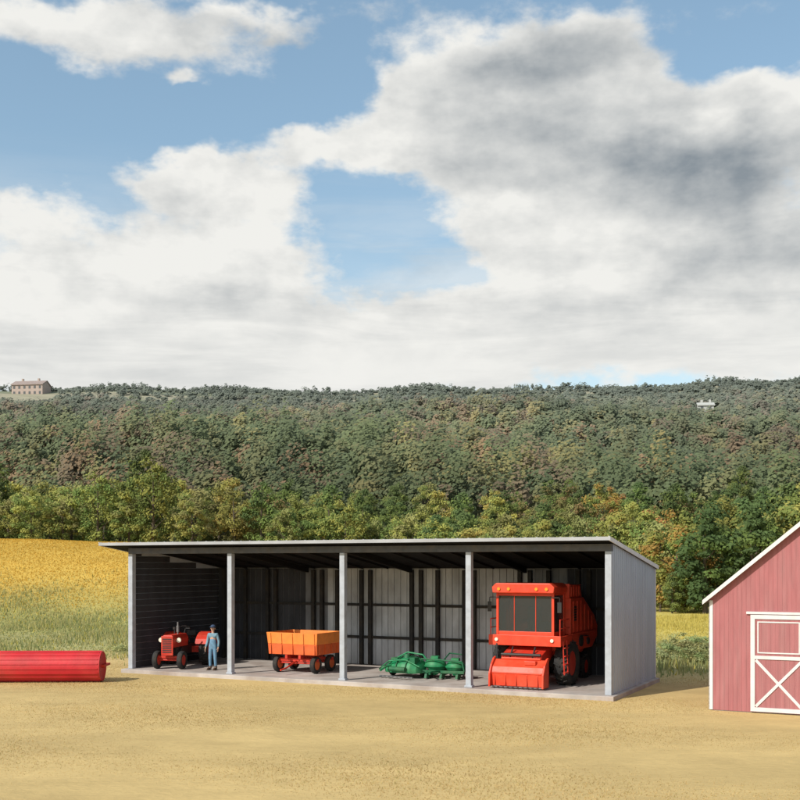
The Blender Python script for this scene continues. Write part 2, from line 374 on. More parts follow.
while y<545:
    f=min((y-172)/340,1)
    sp=4.7-1.35*f
    lim=0.42*y+8; x=-lim
    while x<lim:
        xx=x+rng.uniform(-1.9,1.9); yy=y+rng.uniform(-2.2,2.2)
        px=400+xx/yy*F
        skip=False
        if 692<px<720 and 445<yy<500: skip=True
        if px<58 and yy>490: skip=True
        if yy>float(fedge(xx)) and rng.random()<(0.8 if px<600 else 0.35): skip=True
        if not skip:
            patch=0.5+0.5*math.sin(xx/23+yy/37+1.5*math.sin(xx/49))*math.sin(yy/29-xx/53)
            tone=1.0+0.30*math.sin(xx/33+1.3*math.sin(yy/37))*math.sin(yy/24+xx/70+1)
            w=pw.copy(); w[3:]*= (1.9*(1-f*0.6))*(0.10+1.8*patch**2); w[0]*=1.6-1.2*patch; w/=w.sum()
            base=palfar[rng.choice(7,p=w)]*rng.uniform(0.86,1.14)*tone*(1.12-0.1*f)
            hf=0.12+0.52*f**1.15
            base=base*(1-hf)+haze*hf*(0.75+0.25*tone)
            big=1.0+0.45*(rng.random()<0.25)
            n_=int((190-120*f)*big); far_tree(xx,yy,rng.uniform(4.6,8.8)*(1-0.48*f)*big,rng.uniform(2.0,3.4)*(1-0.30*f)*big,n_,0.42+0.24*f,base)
        x+=sp*rng.uniform(0.8,1.2)
    y+=sp*0.95
for yy0,dens in ((536,8),(545,6.5),(556,10),(566,6.5),(576,8),(586,4.5),(594,4.5),(601,3.2),(607,2.8),(613,2.8)):
    x=-262
    while x<262:
        yy=yy0+rng.uniform(-3,3); px=400+x/yy*F
        g_=1+0.75*math.sin(x/17.0+yy0)
        if not (px<58 and yy<598):
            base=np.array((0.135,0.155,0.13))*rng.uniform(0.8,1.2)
            H=rng.uniform(2.4,4.4)*(1.0 if yy0>594 else 0.8)*(1+0.3*math.sin(x/9))
            if abs(px-572)<12 and yy0>600: H*=1.8
            if px>690: H*=1.2
            far_tree(x,yy,H,rng.uniform(1.5,3.2),56,0.60,base)
        dd=dens*rng.uniform(0.5,1.5)*g_
        if px>600: dd*=0.55
        x+=max(dd,1.5)
v=np.concatenate(VV); c=np.concatenate(CC)
o=link_mesh('woodland',mesh_np('woodland',v,np.arange(len(v)).reshape(-1,4),c,M_woodm),kind='stuff'); o['label']='dense autumn woodland covering the distant hillside'

bush=[]
for vi in range(3):
    pal=[[(0.36,0.37,0.18),(0.28,0.31,0.14)],[(0.42,0.40,0.17),(0.32,0.33,0.14)],[(0.28,0.32,0.13),(0.36,0.37,0.18)]][vi]
    v,c=crown(1.3,1.0,-0.2,26,1900,0.06,pal,top=0.2)
    cm=mesh_np('foliage',v,np.arange(len(v)).reshape(-1,4),np.repeat(c,4,axis=0),M_leafmat)
    bush.append(cm)
for (px,D,vi,s) in [(663,46,0,0.5),(676,47,1,.6),(689,46.5,2,0.5),(701,47,0,.6),(711,47.5,1,.6),(668,50,2,.65),(690,52,1,.65),(704,54,2,.65),(680,55,0,.6),(118,53,1,0.35)]:
    x=px2w(px,D); e=link_mesh('bush',bush[vi]); e.location=(x,D,float(height(x,D))-0.05); e.scale=(s*1.7,s*1.5,s); e.rotation_euler=(0,0,random.uniform(0,6))
    e['label']='low pale green bush in the rough grass'; e['category']='bush'; e['group']='bushes in the rough grass'

# ---------------------------------------------------------------- machine shed
W=19.74; Dp=5.88
shed=empty('machine_shed',(P0.x,P0.y,0),TH,label='long grey open-fronted four-bay machine shed with lean-to roof',cat='shed')
ru=lambda yy:5.015-0.14*yy
MB().box(-W-0.15,0.16,-0.38,Dp+0.08,-0.3,0.15).obj('floor_slab',M_conc,shed,0.02)
for xs,nm in ((-0.12,'side_wall'),(-W,'side_wall')):
    mb=MB(); mb.prism('x',[(0.12,0.152),(Dp,0.152),(Dp,ru(Dp)-.004),(0.12,ru(0.12)-.004)],xs,xs+0.12)
    out=xs+0.12 if xs>-1 else xs
    sg=1 if xs>-1 else -1
    yy=0.30
    while yy<Dp-0.12:
        a,b=sorted((out,out+sg*0.016)); mb.box(a,b,yy,yy+0.04,0.17,ru(yy+.05)-.02); yy+=0.245
    mb.obj(nm,M_wall_out,shed)
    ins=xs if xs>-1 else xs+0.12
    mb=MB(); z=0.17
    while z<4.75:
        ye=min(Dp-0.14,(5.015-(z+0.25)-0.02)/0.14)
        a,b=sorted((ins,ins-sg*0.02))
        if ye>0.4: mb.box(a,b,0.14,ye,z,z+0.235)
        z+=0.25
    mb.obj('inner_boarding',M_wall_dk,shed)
MB().box(-W+0.123,-0.123,Dp-0.12,Dp,0.152,ru(Dp)-.004).obj('back_wall',M_wall_md,shed)
for xa,xb,mm in ((-W+0.15,-15.0,M_wall_dk),(-15.0,-13.9,M_wall_md),(-13.9,-4.6,M_wall_in),(-4.6,-3.3,M_wall_md),(-3.3,-0.15,M_wall_dk)):  # board colours darken towards both end bays to imitate shade
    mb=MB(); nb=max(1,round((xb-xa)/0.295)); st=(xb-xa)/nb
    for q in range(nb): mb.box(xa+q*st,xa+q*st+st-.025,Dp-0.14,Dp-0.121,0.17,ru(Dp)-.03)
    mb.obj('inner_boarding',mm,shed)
for k in range(17):
    if k%4==3: continue
    x=-W+0.5+k*1.17
    for dx_ in (0,.42):
        if dx_ and k%2: continue
        MB().box(x+dx_-0.075,x+dx_+0.075,Dp-0.30,Dp-0.141,0.16,ru(Dp-.3)-.13).obj('stud',M_stud,shed)
for z in (1.25,2.6): MB().box(-W+0.13,-0.13,Dp-0.22,Dp-0.1415,z,z+0.11).obj('girt',M_stud,shed)
for k in range(5):
    x=-W/4*k
    if k==0: a,b=-0.2,0.012
    elif k==4: a,b=-W-0.012,-W+0.2
    else: a,b=x-0.1,x+0.1
    mb=MB(); mb.box(a,b,-0.1,0.115,0.152,4.75)
    if 0<k<4: mb.box(a-0.04,b+0.04,-0.12,0.13,0.152,0.22)
    mb.obj('post',M_post,shed,0.012)
MB().box(-W-0.02,0.02,-0.09,0.10,4.755,4.99).obj('lintel_beam',M_lint,shed,0.01)
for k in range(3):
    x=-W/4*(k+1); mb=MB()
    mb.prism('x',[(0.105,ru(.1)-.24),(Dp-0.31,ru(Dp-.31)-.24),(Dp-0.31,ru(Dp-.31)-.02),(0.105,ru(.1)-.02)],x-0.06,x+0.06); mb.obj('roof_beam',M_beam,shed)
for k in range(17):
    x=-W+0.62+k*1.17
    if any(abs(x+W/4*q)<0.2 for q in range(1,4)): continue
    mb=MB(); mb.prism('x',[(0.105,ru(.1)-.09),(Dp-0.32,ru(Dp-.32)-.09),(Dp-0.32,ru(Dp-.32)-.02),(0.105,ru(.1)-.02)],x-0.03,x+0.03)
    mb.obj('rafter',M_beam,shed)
roof=MB(); y0,y1=-0.62,6.08; zt=lambda yy:5.10-0.14*yy
roof.prism('x',[(y0,zt(y0)-.07),(y1,zt(y1)-.07),(y1,zt(y1)),(y0,zt(y0))],-W-1.05,0.06)
x=-W-1.0
while x<0.0:
    roof.prism('x',[(y0+.01,zt(y0)+.001),(y1-.01,zt(y1)+.001),(y1-.01,zt(y1)+.03),(y0+.01,zt(y0)+.03)],x,x+0.05); x+=0.4
ro=roof.obj('roof',M_roofm,shed)
MB().prism('x',[(y0+.02,zt(y0)-.088),(y1-.02,zt(y1)-.088),(y1-.02,zt(y1)-.073),(y0+.02,zt(y0)-.073)],-W-1.03,0.05).obj('roof_shade_sheet',M_roofu,shed)  # thin dark sheet added under the roof to carry its shade
MB().prism('x',[(y0-.02,zt(y0)-.10),(y0-.002,zt(y0)-.10),(y0-.002,zt(y0)+.015),(y0-.02,zt(y0)+.015)],-W-1.07,0.13).obj('fascia',M_roofm,shed)
for xa in (0.063,-W-1.09):
    MB().prism('x',[(y0,zt(y0)-.10),(y1,zt(y1)-.10),(y1,zt(y1)+.04),(y0,zt(y0)+.04)],xa,xa+0.03).obj('verge_trim',M_white,shed)
MB().box(-0.02,0.03,Dp-0.03,Dp+0.03,0.155,ru(Dp)-.03).obj('corner_trim',M_white,shed)

# ---------------------------------------------------------------- wheels
def wheel(parent,x,y,z,r,w,rimmat,lug=0,spoke=0):
    e=empty('wheel',(x,y,z),0,parent)
    a=r*0.58; t=MB(); hw=w/2
    t.lathe([(a,-hw*0.8),(a+(r-a)*.4,-hw),(r-0.03,-hw*.95),(r-.005,-hw*.6),(r,0),(r-.005,hw*.6),(r-0.03,hw*.95),(a+(r-a)*.4,hw),(a,hw*0.8)],(0,0,0),32)
    if lug:
        for k in range(lug):
            an=2*math.pi*k/lug
            for sd in (-1,1):
                aa=an+(math.pi/lug if sd>0 else 0)
                c=Vector((sd*hw*0.48,math.cos(aa)*(r+.012),math.sin(aa)*(r+.012)))
                m=Matrix.Translation(c)@Matrix.Rotation(aa,4,'X')@Matrix.Rotation(sd*0.5,4,'Y')
                bmesh.ops.create_cube(t.bm,size=1,matrix=m@Matrix.Diagonal((hw*0.95,0.05,0.05,1)))
    t.obj('tyre',M_tyre,e,smooth=True)
    m=MB(); m.lathe([(a*1.02,-hw*.7),(a*.9,-hw*.62),(a*.82,-hw*.2),(a*.3,-hw*.25),(a*.26,-hw*.55),(0.02,-hw*.55)],(0,0,0),24,closed=False)
    m.lathe([(a*1.02,hw*.7),(a*.9,hw*.62),(a*.82,hw*.2),(a*.3,hw*.25),(a*.26,hw*.55),(0.02,hw*.55)],(0,0,0),24,closed=False)
    for k in range(8):
        an=2*math.pi*k/8
        for sd in(-1,1): m.cyl((sd*hw*.2,math.cos(an)*a*.5,math.sin(an)*a*.5),(sd*hw*.34,math.cos(an)*a*.5,math.sin(an)*a*.5),a*.07,seg=6)
    m.obj('rim',rimmat,e,smooth=True)
    return e

FL=0.152
# ---------------------------------------------------------------- combine
p=shedw(3.30,0.62)
cb=empty('combine_harvester',(p.x,p.y,FL),TH,label='orange-red combine harvester with large glazed cab parked on shed floor',cat='combine harvester')
for sx in (-1,1): wheel(cb,sx*1.12,1.55,0.76,0.75,0.50,M_red2,18)
for sx in (-1,1): wheel(cb,sx*0.92,4.15,0.42,0.42,0.28,M_red2,14)
mb=MB(); mb.cyl((-1.1,1.55,.76),(1.1,1.55,.76),.12); mb.box(-.7,.7,1.3,1.8,.62,.95)
mb.obj('axle',M_black,cb)
mb=MB(); mb.cyl((-.9,4.15,.42),(.9,4.15,.42),.07); mb.box(-.12,.12,3.9,4.4,.4,1.2); mb.obj('axle',M_black,cb)
mb=MB()
mb.prism('x',[(1.15,1.2),(1.5,0.95),(4.2,0.95),(4.95,1.35),(5.1,1.7),(4.8,2.2),(3.2,3.0),(1.68,3.0),(1.62,2.7),(1.62,1.75),(1.15,1.75)],-0.86,0.86)
mb.obj('body',M_red,cb,0.03)
for sx in (-1,1):
    mb=MB(); a,b=sorted((sx*0.863,sx*1.20))
    mb.prism('x',[(2.4,1.15),(4.3,1.15),(4.95,1.5),(5.0,1.9),(4.6,2.3),(3.2,3.0),(1.72,3.0),(1.72,1.75)],a,b)
    for k in range(6):
        yy=1.95+k*0.45; a,b=sorted((sx*1.203,sx*1.235)); mb.box(a,b,yy,yy+.05,1.8,min(2.9,2.9-(yy-3.0)*.5) if yy>3.0 else 2.9)
    a,b=sorted((sx*1.203,sx*1.24)); mb.box(a,b,1.8,4.7,1.70,1.76)
    mb.obj('side_shield',M_red,cb,0.02)
    mb=MB()
    for k in range(6):
        a,b=sorted((sx*1.203,sx*1.225)); mb.box(a,b,2.08,2.35,2.2+k*.09,2.25+k*.09)
    mb.obj('air_vent',M_black,cb)
    mb=MB(); a,b=sorted((sx*1.205,sx*1.26)); mb.cyl((a,2.85,1.45),(b,2.85,1.45),.2,seg=20); mb.cyl((a,3.7,1.4),(b,3.7,1.4),.13,seg=18); mb.box(a+.01,b-.01,2.85,3.7,1.60,1.63,rot=(-.06,0,0)); mb.obj('belt_pulley',M_black,cb)
mb=MB()
mb.prism('x',[(1.68,3.004),(3.15,3.004),(2.95,3.42),(1.68,3.50)],-1.16,1.16)
mb.box(-1.18,1.18,1.70,2.97,3.43,3.46)
for k in range(4): 
    for sx in (-1,1): mb.box(sx*1.17-.012,sx*1.17+.012,1.85+k*.3,1.9+k*.3,3.05,3.40)
mb.obj('grain_tank',M_red,cb,0.015)
mb=MB(); mb.box(-1.28,1.28,0.35,1.62,1.50,1.60); mb.box(-1.30,1.30,0.30,0.35,1.40,1.76); mb.box(-1.30,-1.24,0.35,1.55,1.42,1.74); mb.box(1.24,1.30,0.35,1.55,1.42,1.74)
mb.obj('platform',M_red,cb,0.012)
for sx in (-1,1):
    MB().pipe([(sx*1.25,.38,1.7),(sx*1.25,.38,2.3),(sx*1.25,1.4,2.3),(sx*1.25,1.4,1.6)],.02).pipe([(sx*1.25,.38,2.0),(sx*1.25,1.4,2.0)],.016).obj('handrail',M_red2,cb)
cab=empty('cab',(-0.02,0,0),0,cb)
mb=MB(); c_=1.0
for sx in (-c_,c_):
    mb.box(sx-.045,sx+.045,.42,.50,1.6,3.2); mb.box(sx-.045,sx+.045,1.52,1.60,1.6,3.2); mb.box(sx-.035,sx+.035,.50,1.52,1.6,1.88); mb.box(sx-.035,sx+.035,.50,1.52,3.12,3.2)
mb.box(-c_+.045,c_-.045,.43,.49,1.6,1.88); mb.box(-c_+.045,c_-.045,.43,.49,3.10,3.2); mb.box(-c_+.045,c_-.045,1.53,1.60,1.6,2.1)
mb.box(-.40,-.375,.435,.485,1.88,3.10); mb.box(.375,.40,.435,.485,1.88,3.10)
mb.obj('cab_frame',M_red,cab,0.01)
mb=MB(); mb.box(-c_+.048,-.403,.455,.465,1.883,3.097); mb.box(-.372,.372,.450,.460,1.883,3.097); mb.box(.403,c_-.048,.455,.465,1.883,3.097)
for sx in (-c_,c_): mb.box(sx-.008,sx+.008,.505,1.515,1.883,3.115)
mb.obj('window',M_glass,cab)
mb=MB(); mb.prism('y',[(-1.10,3.2),(1.10,3.2),(1.13,3.40),(.98,3.54),(-.98,3.54),(-1.13,3.40)],.20,1.64); mb.obj('cab_roof',M_red,cab,0.03)
for sx in (-.86,-.5,.5,.86): MB().cyl((sx,.16,3.34),(sx,.205,3.34),.055,seg=12).obj('work_lamp',M_amber,cab)
mb=MB(); mb.box(-.25,.25,1.1,1.45,1.75,1.95); mb.box(-.25,.25,1.38,1.5,1.95,2.7); mb.obj('seat',M_black,cab,.03)
mb=MB(); mb.cyl((0,.95,1.6),(0,.8,2.25),.04); mb.lathe([(.2,-.015),(.22,0),(.2,.015),(.18,0)],(0,.8,2.26),20,'z'); mb.box(.45,.7,.7,1.2,1.62,2.2); mb.obj('steering_wheel',M_black,cab)
mb=MB()
mb.pipe([(1.38,.45,.45),(1.33,.45,1.6)],.022); mb.pipe([(1.38,.85,.45),(1.33,.85,1.6)],.022)
for k in range(4): mb.box(1.33,1.41,.45,.85,.5+k*.28,.53+k*.28)
mb.obj('ladder',M_red2,cb)
mb=MB(); mb.prism('x',[(.02,.35),(.02,1.10),(1.2,1.46),(1.2,1.05)],-.72,.72)
for k in range(4): mb.box(-.60+k*.38,-.55+k*.38,-.01,.03,.95,1.15)
mb.obj('feeder_house',M_red2,cb,.02)
hx0,hx1=-.92,.90
mb=MB(); mb.prism('x',[(-.36,.08),(-.40,.50),(-.30,.72),(.0,.96),(.0,.08)],hx0,hx1)
for k in range(5): mb.box(hx0+.1+k*.38,hx0+.14+k*.38,-.42,-.375,.12,.48,rot=(-.05,0,0))
mb.box(hx0+.02,hx1-.02,-.42,-.36,.50,.55)
mb.box(-.70,.70,-.05,.05,.95,1.02)
mb.box(.2,.6,-.25,-.05,.80,.93)
for sx,hx in ((-1,hx0),(1,hx1)):
    a,b=sorted((hx+sx*.003,hx+sx*.07)); mb.prism('x',[(-.52,.05),(-.50,.50),(-.32,.80),(-.10,1.0),(.05,1.04),(.05,.05)],a,b)
mb.obj('header',M_red,cb,.015)
mb=MB(); mb.cyl((-.70,-.02,1.12),(.70,-.02,1.12),.05); mb.pipe([(-.4,0,1.0),(-.4,.3,1.35)],.03); mb.pipe([(.4,0,1.0),(.4,.3,1.35)],.03); mb.pipe([(-.86,.02,.9),(-1.0,.3,1.45)],.025); mb.obj('hydraulic_pipe',M_black,cb)
mb=MB(); mb.box(hx0+.01,hx1-.01,-.48,-.38,.05,.075)
for k in range(10): mb.prism('z',[(hx0+.06+k*.175,-.48),(hx0+.14+k*.175,-.48),(hx0+.10+k*.175,-.58)],.055,.08)
mb.obj('cutter_bar',M_steel,cb)
for sx in (-1.0,1.0): MB().cyl((sx,.25,1.60),(sx,.30,1.60),.06,seg=14).obj('headlight',M_lamp,cb)
mb=MB(); mb.cyl((-1.34,2.0,3.0),(-1.34,4.8,2.6),.13,seg=16); mb.cyl((-1.34,2.0,3.0),(-1.15,2.0,2.5),.13,seg=16); mb.obj('unloading_auger',M_red,cb,smooth=True)
MB().cyl((.55,3.5,2.7),(.55,3.5,3.3),.06).cyl((.55,3.5,3.3),(.55,3.6,3.4),.06).obj('exhaust_pipe',M_steel,cb)
for sx in (-1,1):
    mb=MB(); mb.pipe([(sx*.95,.4,3.05),(sx*1.26,.3,3.05),(sx*1.26,.3,2.9)],.015); mb.box(sx*1.26-.07,sx*1.26+.07,.28,.31,2.55,2.9); mb.obj('mirror',M_black,cb)

# ---------------------------------------------------------------- tractor
p=shedw(18.25,0.85)
tr=empty('tractor',(p.x,p.y,FL),TH+math.radians(16),label='small old red tractor with bare seat parked on shed floor',cat='tractor')
for sx in (-1,1): wheel(tr,sx*.80,1.75,.64,.64,.34,M_red2,16)
for sx in (-1,1): wheel(tr,sx*.52,-.35,.36,.36,.2,M_red2,0)
mb=MB(); mb.box(-.72,.72,1.62,1.88,.52,.76); mb.cyl((-.7,1.75,.64),(.7,1.75,.64),.09); mb.obj('axle',M_red2,tr,.01)
mb=MB(); mb.box(-.5,.5,-.42,-.28,.42,.52); mb.cyl((-.5,-.35,.36),(.5,-.35,.36),.04); mb.box(-.08,.08,-.42,-.28,.5,.8)
mb.obj('axle',M_red2,tr,.01)
mb=MB(); mb.box(-.2,.2,-.1,1.0,.5,.85); mb.box(-.15,.15,1.0,2.0,.5,.9); mb.cyl((.2,.3,.7),(.28,.3,.7),.12); mb.obj('engine',M_black,tr,.02)
mb=MB(); mb.prism('y',[(-.26,.86),(.26,.86),(.27,1.2),(.19,1.36),(-.19,1.36),(-.27,1.2)],-.55,.95,)
mb.prism('y',[(-.24,1.0),(.24,1.0),(.2,1.30),(-.2,1.30)],.953,1.25,[(-.18,1.05),(.18,1.05),(.14,1.15),(-.14,1.15)])
mb.obj('hood',M_red2,tr,.03)
mb=MB(); mb.box(-.25,.25,-.62,-.553,.55,1.33); mb.obj('grille_surround',M_red2,tr,.02)
mb=MB()
for k in range(8): mb.box(-.19,.19,-.632,-.622,.66+k*.075,.70+k*.075)
mb.obj('grille',M_black,tr)
for sx in (-1,1): MB().lathe([(.0,-.0),(.09,0),(.1,.04),(.05,.13),(.01,.14)],(sx*.38,-.35,1.15),16,'y',closed=False).cyl((sx*.38,-.3,1.15),(sx*.25,-.3,1.1),.02).obj('headlight',M_lamp,tr,smooth=True)
for sx in (-1,1):
    mb=MB(); pts=[]
    for k in range(9):
        a=math.radians(15+k*18); pts.append((1.75+math.cos(a)*.74,.64+math.sin(a)*.74))
    I=[(1.75+(q[0]-1.75)*.95,.64+(q[1]-.64)*.95) for q in pts]
    a,b=sorted((sx*.5,sx*.98))
    for k in range(8): mb.prism('x',[pts[k],pts[k+1],I[k+1],I[k]],a,b)
    mb.obj('mudguard',M_red2,tr)
mb=MB(); mb.lathe([(0.02,.0),(.2,.02),(.24,.1),(.22,.1),(.02,.05)],(0,1.75,1.12),18,'z',closed=False); mb.box(-.03,.03,1.4,1.8,.9,.94); mb.cyl((0,1.75,.85),(0,1.75,1.13),.03); mb.box(-.2,.2,1.93,1.97,1.15,1.42); mb.obj('seat',M_black,tr,smooth=True)
MB().cyl((0,1.0,1.1),(0,1.3,1.52),.02).obj('steering_column',M_black,tr)
mb=MB(); mb.lathe([(.2,-.015),(.22,0),(.2,.015),(.18,0)],(0,0,0),20,'z')
for k in range(3):
    a=k*2.094; mb.cyl((0,0,0),(math.cos(a)*.2,math.sin(a)*.2,0),.012,seg=6)
mb.obj('steering_wheel',M_black,tr,loc=(0,1.31,1.53),rot=(math.radians(-35),0,0))
MB().cyl((.12,.2,1.3),(.12,.2,1.85),.035).cyl((.12,.2,1.45),(.12,.2,1.7),.06).obj('exhaust_pipe',M_steel,tr,smooth=True)
MB().cyl((-.12,.45,1.3),(-.12,.45,1.55),.03).cyl((-.12,.45,1.53),(-.12,.45,1.63),.07).obj('air_intake',M_black,tr,smooth=True)

# ---------------------------------------------------------------- wagon
p=shedw(12.78,1.15)
wg=empty('farm_wagon',(p.x,p.y,FL),TH,label='orange box farm wagon on red running gear',cat='wagon')
hw,ln=1.10,1.8; hl=ln/2
def flare(z0,z1,a0,a1,l0,l1,th=.04):
    mb=MB()
    for sx in (-1,1):
        A=[(sx*a0,-l0),(sx*(a0-th),-l0),(sx*(a0-th),l0),(sx*a0,l0)]; B=[(sx*a1,-l1),(sx*(a1-th),-l1),(sx*(a1-th),l1),(sx*a1,l1)]
        mb.prism('z',A,z0,z1,B)
    for sy in (-1,1):
        A=[(-a0+th,sy*l0),(a0-th,sy*l0),(a0-th,sy*(l0-th)),(-a0+th,sy*(l0-th))]; B=[(-a1+th,sy*l1),(a1-th,sy*l1),(a1-th,sy*(l1-th)),(-a1+th,sy*(l1-th))]
        mb.prism('z',A,z0,z1,B)
    for v_ in mb.bm.verts: v_.co.y+=hl
    return mb
mb=flare(.72,1.12,hw*.98,hw,hl-.03,hl); mb.box(-hw+.05,hw-.05,.05,ln-.05,.72,.76)
for k in range(5): mb.box(-hw*.9+k*.49,-hw*.9+k*.49+.05,-.03,-.002,.73,1.10)
for k in range(4): mb.box(hw+.002,hw+.03,.15+k*.47,.20+k*.47,.73,1.10)
mb.obj('box_body',M_orange2,wg,.006)
mb=flare(1.125,1.56,hw,hw*1.04,hl,hl+.04)
for k in range(5): mb.box(-hw*.9+k*.49,-hw*.9+k*.49+.05,-.05,-.025,1.14,1.54,rot=(.08,0,0))
mb.obj('side_board',M_orange,wg,.006)
mb=MB(); mb.box(-.35,-.25,.05,ln-.05,.56,.715); mb.box(.25,.35,.05,ln-.05,.56,.715); mb.box(-.95,.95,.3,.42,.44,.56); mb.box(-.95,.95,1.4,1.52,.44,.56)
mb.cyl((-.9,.36,.38),(.9,.36,.38),.04); mb.cyl((-.9,1.46,.38),(.9,1.46,.38),.04); mb.box(-.05,.05,.4,1.5,.44,.54)
mb.pipe([(0,.3,.45),(0,-.4,.25),(0,-.8,.2)],.035)
mb.obj('running_gear',M_red2,wg)
for sx in (-1,1):
    for yy in (.36,1.46): wheel(wg,sx*.84,yy,.33,.33,.19,M_orange2)

# ---------------------------------------------------------------- green implements
p=shedw(8.30,1.95)
im=empty('hay_mower',(p.x,p.y,FL),TH+math.radians(-8),label='green hay mower with low rounded hood and small wheels',cat='farm implement')
mb=MB(); nn=13
def arc(ry,rz,z0=.26): return [(math.cos(math.pi*k/12)*ry,z0+math.sin(math.pi*k/12)*rz) for k in range(nn)]+[(-ry*.95,.2),(ry*.95,.2)]
secs=[(-.75,.30,.20),(-.60,.46,.32),(-.3,.55,.42),(.15,.60,.54),(.5,.55,.50),(.70,.42,.38),(.80,.25,.22)]
for (xa,ya,za),(xb,yb_,zb) in zip(secs[:-1],secs[1:]): mb.prism('x',arc(ya,za),xa,xb,arc(yb_,zb))
bmesh.ops.remove_doubles(mb.bm,verts=mb.bm.verts,dist=.0005)
mb.obj('hood',M_green,im,0,smooth=True)
mb=MB()
for (xx,ya,za) in ((-.45,.52,.385),(-.08,.595,.50),(.34,.60,.535)):
    A=arc(ya,za); B=arc(ya+.03,za+.035)
    for k in range(12): mb.prism('x',[A[k],A[k+1],B[k+1],B[k]],xx-.02,xx+.02)
mb.cyl((.15,-.15,.72),(.15,-.15,.88),.14,.10,seg=18); mb.cyl((-.3,-.62,.35),(.4,-.64,.35),.09,seg=14); mb.box(-.55,-.25,-.2,.2,.55,.72); mb.box(.45,.68,-.45,-.15,.55,.78)
mb.obj('gearbox_cover',M_green2,im,.01)
mb=MB(); mb.pipe([(-.3,-.3,.5),(-.45,-.7,.42),(-.5,-.95,.3)],.045); mb.pipe([(-.6,.0,.60),(.0,.1,.92),(.65,.15,.85),(.9,.2,.55)],.03); mb.pipe([(-.9,-.45,.3),(-.4,-.55,.62),(.3,-.5,.70),(.85,-.4,.45)],.025); mb.obj('drawbar',M_green,im)
for sx in (-.76,.90): wheel(im,sx,.25,.25,.25,.12,M_green2)
mb=MB(); mb.box(-.7,.75,-.74,-.66,.05,.10)
for k in range(8): mb.prism('z',[(-.66+k*.18,-.74),(-.56+k*.18,-.74),(-.61+k*.18,-.84)],.06,.09)
mb.obj('cutter_bar',M_steel,im)

p=shedw(6.80,2.15)
pl=empty('seed_planter',(p.x,p.y,FL),TH+math.radians(8),label='green seed planter with low rounded hoppers and wheels',cat='farm implement')
for sx,rr,zz in ((-.42,(.42,.38,.28),.46),(.36,(.36,.36,.24),.44)):
    mb=MB(); mb.sph((sx,.12,zz),rr,20,12); mb.lathe([(rr[0]+.02,-.03),(rr[0]+.03,0),(rr[0]+.02,.03),(rr[0]-.03,0)],(sx,.12,zz),24,'z'); mb.box(sx-.14,sx+.14,.0,.24,zz+rr[2]*.85,zz+rr[2]+.07); mb.cyl((sx,.12,.12),(sx,.12,.3),.10,.2,seg=14)
    mb.obj('seed_hopper',M_green,pl,smooth=True)
mb=MB(); mb.box(-.85,.8,-.36,-.27,.22,.32); mb.box(-.85,.8,.5,.6,.22,.32)
for sx in (-.62,-.05,.55): mb.box(sx-.05,sx+.05,-.27,.5,.12,.25); mb.prism('x',[(-.50,.04),(-.05,.02),(.05,.2),(-.40,.2)],sx-.045,sx+.045)
mb.pipe([(-.1,-.3,.3),(-.3,-.8,.3),(-.3,-1.0,.25)],.04); mb.pipe([(-.6,-.3,.3),(-.3,-.8,.3)],.03)
mb.pipe([(-.9,-.3,.3),(-.85,-.25,.72),(.7,-.25,.66),(.8,-.3,.3)],.028); mb.pipe([(0,-.25,.68),(.05,.4,.9),(.5,.5,.85)],.025)
mb.obj('frame',M_green2,pl,.006)
for sx in (-.90,.86): wheel(pl,sx,.15,.27,.27,.13,M_green2)
for sx in (-.62,.0,.5): MB().cyl((sx-.01,.75,.2),(sx+.01,.75,.2),.2,seg=24).obj('covering_disc',M_steel,pl)

# ---------------------------------------------------------------- red roller
D=39.3; xr=px2w(103,D); r_=0.55
dr=empty('field_roller',(xr,D,0.0),math.radians(1.5),label='long red ribbed cylindrical field roller lying on the dry grass',cat='farm roller')
mb=MB(); Lr=5.4; prof=[(.03,-.04),(r_*.90,-.03),(r_,-.01)]
prof+=[(r_,-Lr),(r_*.93,-Lr-.02),(.03,-Lr-.03)]
mb.lathe(prof,(0,0,r_+.03),56,'x',closed=False)
for k in range(20):
    a=2*math.pi*(k+.3)/20
    mb.box(-Lr+.05,-.07,-.018,.018,r_+.03+r_-.01,r_+.03+r_+.022,rot=(a,0,0),piv=(-Lr/2,0,r_+.03))
mb.obj('drum',M_drum,dr,smooth=True)
mb=MB()
for xx in (.02,-Lr-.10):
    mb.box(xx-.02,xx+.02,-.05,.95,r_-.01,r_+.07)
mb.cyl((-.06,0,r_+.03),(.07,0,r_+.03),.06); mb.cyl((-Lr-.14,0,r_+.03),(-Lr,0,r_+.03),.06)
mb.box(-Lr-.08,.0,.85,.95,r_-.01,r_+.07); mb.pipe([(-Lr/2-.8,.9,r_+.02),(-Lr/2,2.2,.32),(-Lr/2+.8,.9,r_+.02)],.05)
mb.obj('tow_frame',M_red2,dr)

# ---------------------------------------------------------------- barn
B0=Vector((9.2,31.6)); BW=5.5; BD=8.5; EV=3.30; SL=0.84
bn=empty('barn',(B0.x,B0.y,0),TH,label='faded red wooden barn with white trim and crossed doors',cat='barn')
pk=EV+BW/2*SL
MB().box(.02,BW-.02,.02,BD-.02,-.3,.02).obj('foundation',M_stone,bn)
mb=MB(); mb.prism('y',[(0,.023),(BW,.023),(BW,EV),(BW/2,pk),(0,EV)],0,BD)
x=.16
while x<BW-.1:
    ztop=EV+min(x,BW-x)*SL-.12
    z0=.03
    if 1.1<x<4.4: z0=2.99
    mb.box(x-.006,x+.006,-.007,-.0,z0,ztop); x+=.125
mb.obj('wall',M_barn,bn)
mb=MB(); mb.box(-.02,.09,-.025,-.001,.03,EV-.04); mb.box(-.022,-.001,-.025,.09,.03,EV-.04); mb.obj('corner_trim',M_white,bn)
